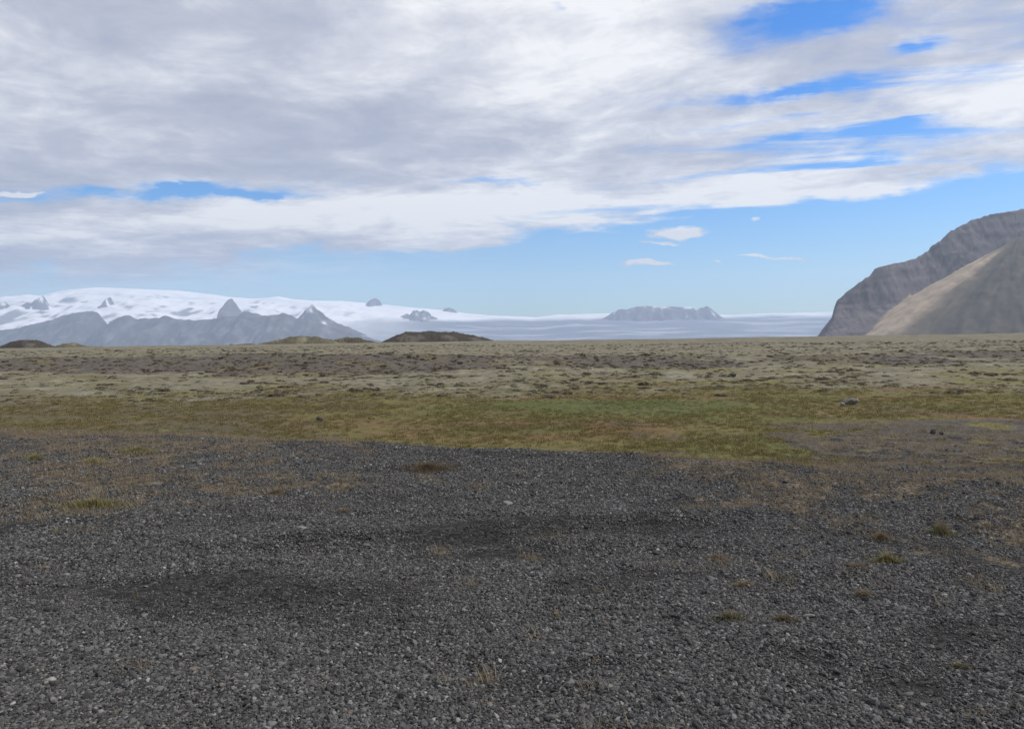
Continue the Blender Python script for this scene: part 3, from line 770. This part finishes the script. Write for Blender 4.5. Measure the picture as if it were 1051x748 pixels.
# ================================================================== SKY AND SUN
SUN_EL, SUN_AZ = R(44), R(84)          # azimuth clockwise from the view direction
w = bpy.data.worlds.new('World'); S.world = w; w.use_nodes = True; N.nt = w.node_tree
for q in list(N.nt.nodes): N.nt.nodes.remove(q)
sky = N.nt.nodes.new('ShaderNodeTexSky'); sky.sky_type = 'NISHITA'; sky.sun_disc = False
sky.sun_elevation = SUN_EL; sky.sun_rotation = SUN_AZ; sky.altitude = 50; sky.air_density = 1.0; sky.dust_density = .6; sky.ozone_density = 1.4
tc = N(N.nt.nodes.new('ShaderNodeTexCoord').outputs['Generated'])
sp_ = N.nt.nodes.new('ShaderNodeSeparateXYZ'); link(tc, sp_.inputs[0]); dx, dy, dz = (N(sp_.outputs[i]) for i in range(3))
ys_ = nmax(dy, .15); ta = dx / ys_; te = dz / ys_
zz = nmax(dz, 0.) + .05
px_, py_ = dx / zz, dy / zz
ca, sa = math.cos(R(24)), math.sin(R(24))
al = px_ * ca - py_ * sa * .55; ac = px_ * sa * .6 + py_ * ca                  # along and across the streaks
pv_ = comb(al * .34, ac, 3.7)
n_big = noise(pv_, .55, 5, .55, .25)
n_mid = noise(comb(al * .85, ac, 9.2), 1.25, 9, .60, .45)
n_fin = noise(comb(al * 1.0, ac, 1.2), 3.6, 9, .64, .3)
n_puf = noise(comb(ta * 1.0, te * 2.6, 5.), 9., 8, .6, .3)
n_wx = noise(comb(ta * 1.0, te * 2.2, 2.), 5., 6, .6); n_wy = noise(comb(ta * 1.0, te * 2.2, 12.), 7., 6, .6)
wa = ta + (n_wx - .5) * .22; we = te + (n_wy - .5) * .055
n_str = noise(comb(al * .30, ac * 1.25, 21.), 1.9, 8, .6, .4)
def blob(u, v, su, sv, tilt=0., warp=1):
    a, e = ray(u, v); qx = (wa if warp else ta) - a; qy = (we if warp else te) - e
    c, s = math.cos(R(tilt)), math.sin(R(tilt))
    gx_ = (qx * c + qy * s) * (F / su); gy_ = (qy * c - qx * s) * (F / sv)
    return N.m('EXPONENT', (gx_ * gx_ + gy_ * gy_) * -1.0)
# lower edge of the cloud deck
edge = nmax(ta + .05, 0.) * .135 + nmin(ta + .05, 0.) * .030 + .118
hgt_ = te - edge + (n_puf - .5) * .055 + (n_mid - .5) * .05
deck = nsst(-.008, .022, hgt_)
gaps = blob(170, 196, 150, 9, 1) * 1.25 + blob(300, 200, 40, 5, -6) * .6 + blob(505, 187, 50, 5, -3) * .75 + blob(818, 24, 84, 24, 12) * .95 + blob(812, 92, 48, 9, 12) * .8 + blob(563, 4, 22, 9, 0) * .5
gaps = gaps + blob(925, 128, 40, 6, 10) * .5 + blob(935, 48, 42, 8, 14) * .6 + blob(800, 142, 30, 6, 8) * .4 + blob(540, 190, 25, 6, 0) * .3 + blob(390, 15, 60, 22, 10) * .35 + blob(1040, 190, 30, 10, 12) * .5 + blob(900, 160, 60, 6, 10) * .35
cl_ = deck * (1.02 + (n_big - .5) * .5 + (n_mid - .5) * 1.15 + (n_fin - .5) * .7) - gaps * (1.15 + (n_puf - .5) * 2.0 + (n_mid - .5) * 1.4 + (n_str - .5) * 3.0)
thin = blob(880, 105, 230, 85, 12, 0) * 1.0 + blob(700, 200, 260, 30, 8, 0) * .45
cl_ = cl_ - thin * nsst(.43, .72, n_str) * 1.25
alpha = nsst(.02, .88, cl_)
# thin grey veil low at the left, and the small separate clouds
veil = blob(90, 272, 280, 26, 1.5) * 1.0 * nsst(.2, .6, n_puf)
sm = blob(671, 268, 24, 3.0, 0) * 1.5 + blob(700, 238, 26, 7, 4) * 1.2 + blob(742, 267, 10, 2.5, 0) * 1.0 + blob(808, 262, 36, 2.0, -2) * 1.3 + blob(676, 250, 18, 2.4, 0) * .9 + blob(783, 228, 12, 3, 0) * .9 + blob(605, 289, 26, 3, 0) * .5 + blob(345, 279, 18, 3, 0) * .5 + blob(520, 297, 40, 4, 0) * .25 + blob(36, 197, 28, 5, 0) * 1.4
small = nsst(.35, .95, sm * (.55 + n_puf * .9))
alpha2 = clamp01(nmax(nmax(alpha, small), veil))
# how bright the cloud is: sunlit white wisps against grey bases
br = .44 + (n_mid - .5) * 2.2 + (n_fin - .5) * 1.5 + (n_big - .5) * 1.5 + nsst(.045, -.01, hgt_) * .0 + (1 - alpha) * .25
br = br + blob(260, 228, 400, 24, 1) * .65 + blob(620, 60, 170, 80, 10) * .30 + blob(820, 165, 330, 60, 10) * .28 + blob(980, 70, 120, 60, 15) * .12
br = br - blob(240, 120, 380, 60, 0) * .12 - blob(380, 15, 120, 40, 0) * .22 - blob(110, 270, 330, 22, 1) * .40 - blob(30, 10, 200, 30, 0) * .05
br = nmax(br, small * .85)
br = clamp01(br)
ccol = ramp(br, [(0, (.42, .45, .56)), (.35, (.53, .555, .645)), (.68, (.74, .755, .81)), (1, (1.0, 1.0, 1.0))])
bg1 = N.nt.nodes.new('ShaderNodeBackground'); bg1.inputs[1].default_value = .15
hs = N.nt.nodes.new('ShaderNodeHueSaturation'); hs.inputs['Saturation'].default_value = 1.7; hs.inputs['Hue'].default_value = .503; link(sky.outputs[0], hs.inputs['Color'])
link(cmix(1.0, N(hs.outputs[0]), (.68, .93, 1.12), 'MULTIPLY'), bg1.inputs[0])
bg2 = N.nt.nodes.new('ShaderNodeBackground'); bg2.inputs[1].default_value = 1.0; link(ccol, bg2.inputs[0])
mx = N.nt.nodes.new('ShaderNodeMixShader'); link(alpha2, mx.inputs[0]); link(bg1.outputs[0], mx.inputs[1]); link(bg2.outputs[0], mx.inputs[2])
ow = N.nt.nodes.new('ShaderNodeOutputWorld'); link(mx.outputs[0], ow.inputs[0])

sl = bpy.data.lights.new('sun', 'SUN'); sl.energy = 4.2; sl.angle = R(.5); sl.color = (1, .95, .88)
so = bpy.data.objects.new('sun', sl); COL.objects.link(so)
sd = Vector((math.sin(SUN_AZ) * math.cos(SUN_EL), math.cos(SUN_AZ) * math.cos(SUN_EL), math.sin(SUN_EL)))
so.rotation_euler = sd.to_track_quat('Z', 'Y').to_euler(); so.location = (0, 0, 50)

# ================================================================== CAMERA AND RENDER
cd = bpy.data.cameras.new('camera'); cam = bpy.data.objects.new('camera', cd); COL.objects.link(cam)
cd.sensor_width = 36; cd.lens = F / 1051 * 36; cd.clip_start = .05; cd.clip_end = 200000
M = Matrix((rt, up, -fw)).transposed().to_4x4(); M.translation = Vector((0, 0, EYE)); cam.matrix_world = M
S.camera = cam
S.render.engine = 'CYCLES'
S.view_settings.view_transform = 'Standard'; S.view_settings.look = 'None'; S.view_settings.exposure = 0; S.view_settings.gamma = 1
S.cycles.use_denoising = True; S.cycles.denoiser = 'OPENIMAGEDENOISE'; S.cycles.denoising_prefilter = 'ACCURATE'
S.cycles.volume_bounces = 1; S.cycles.max_bounces = 5; S.cycles.diffuse_bounces = 3
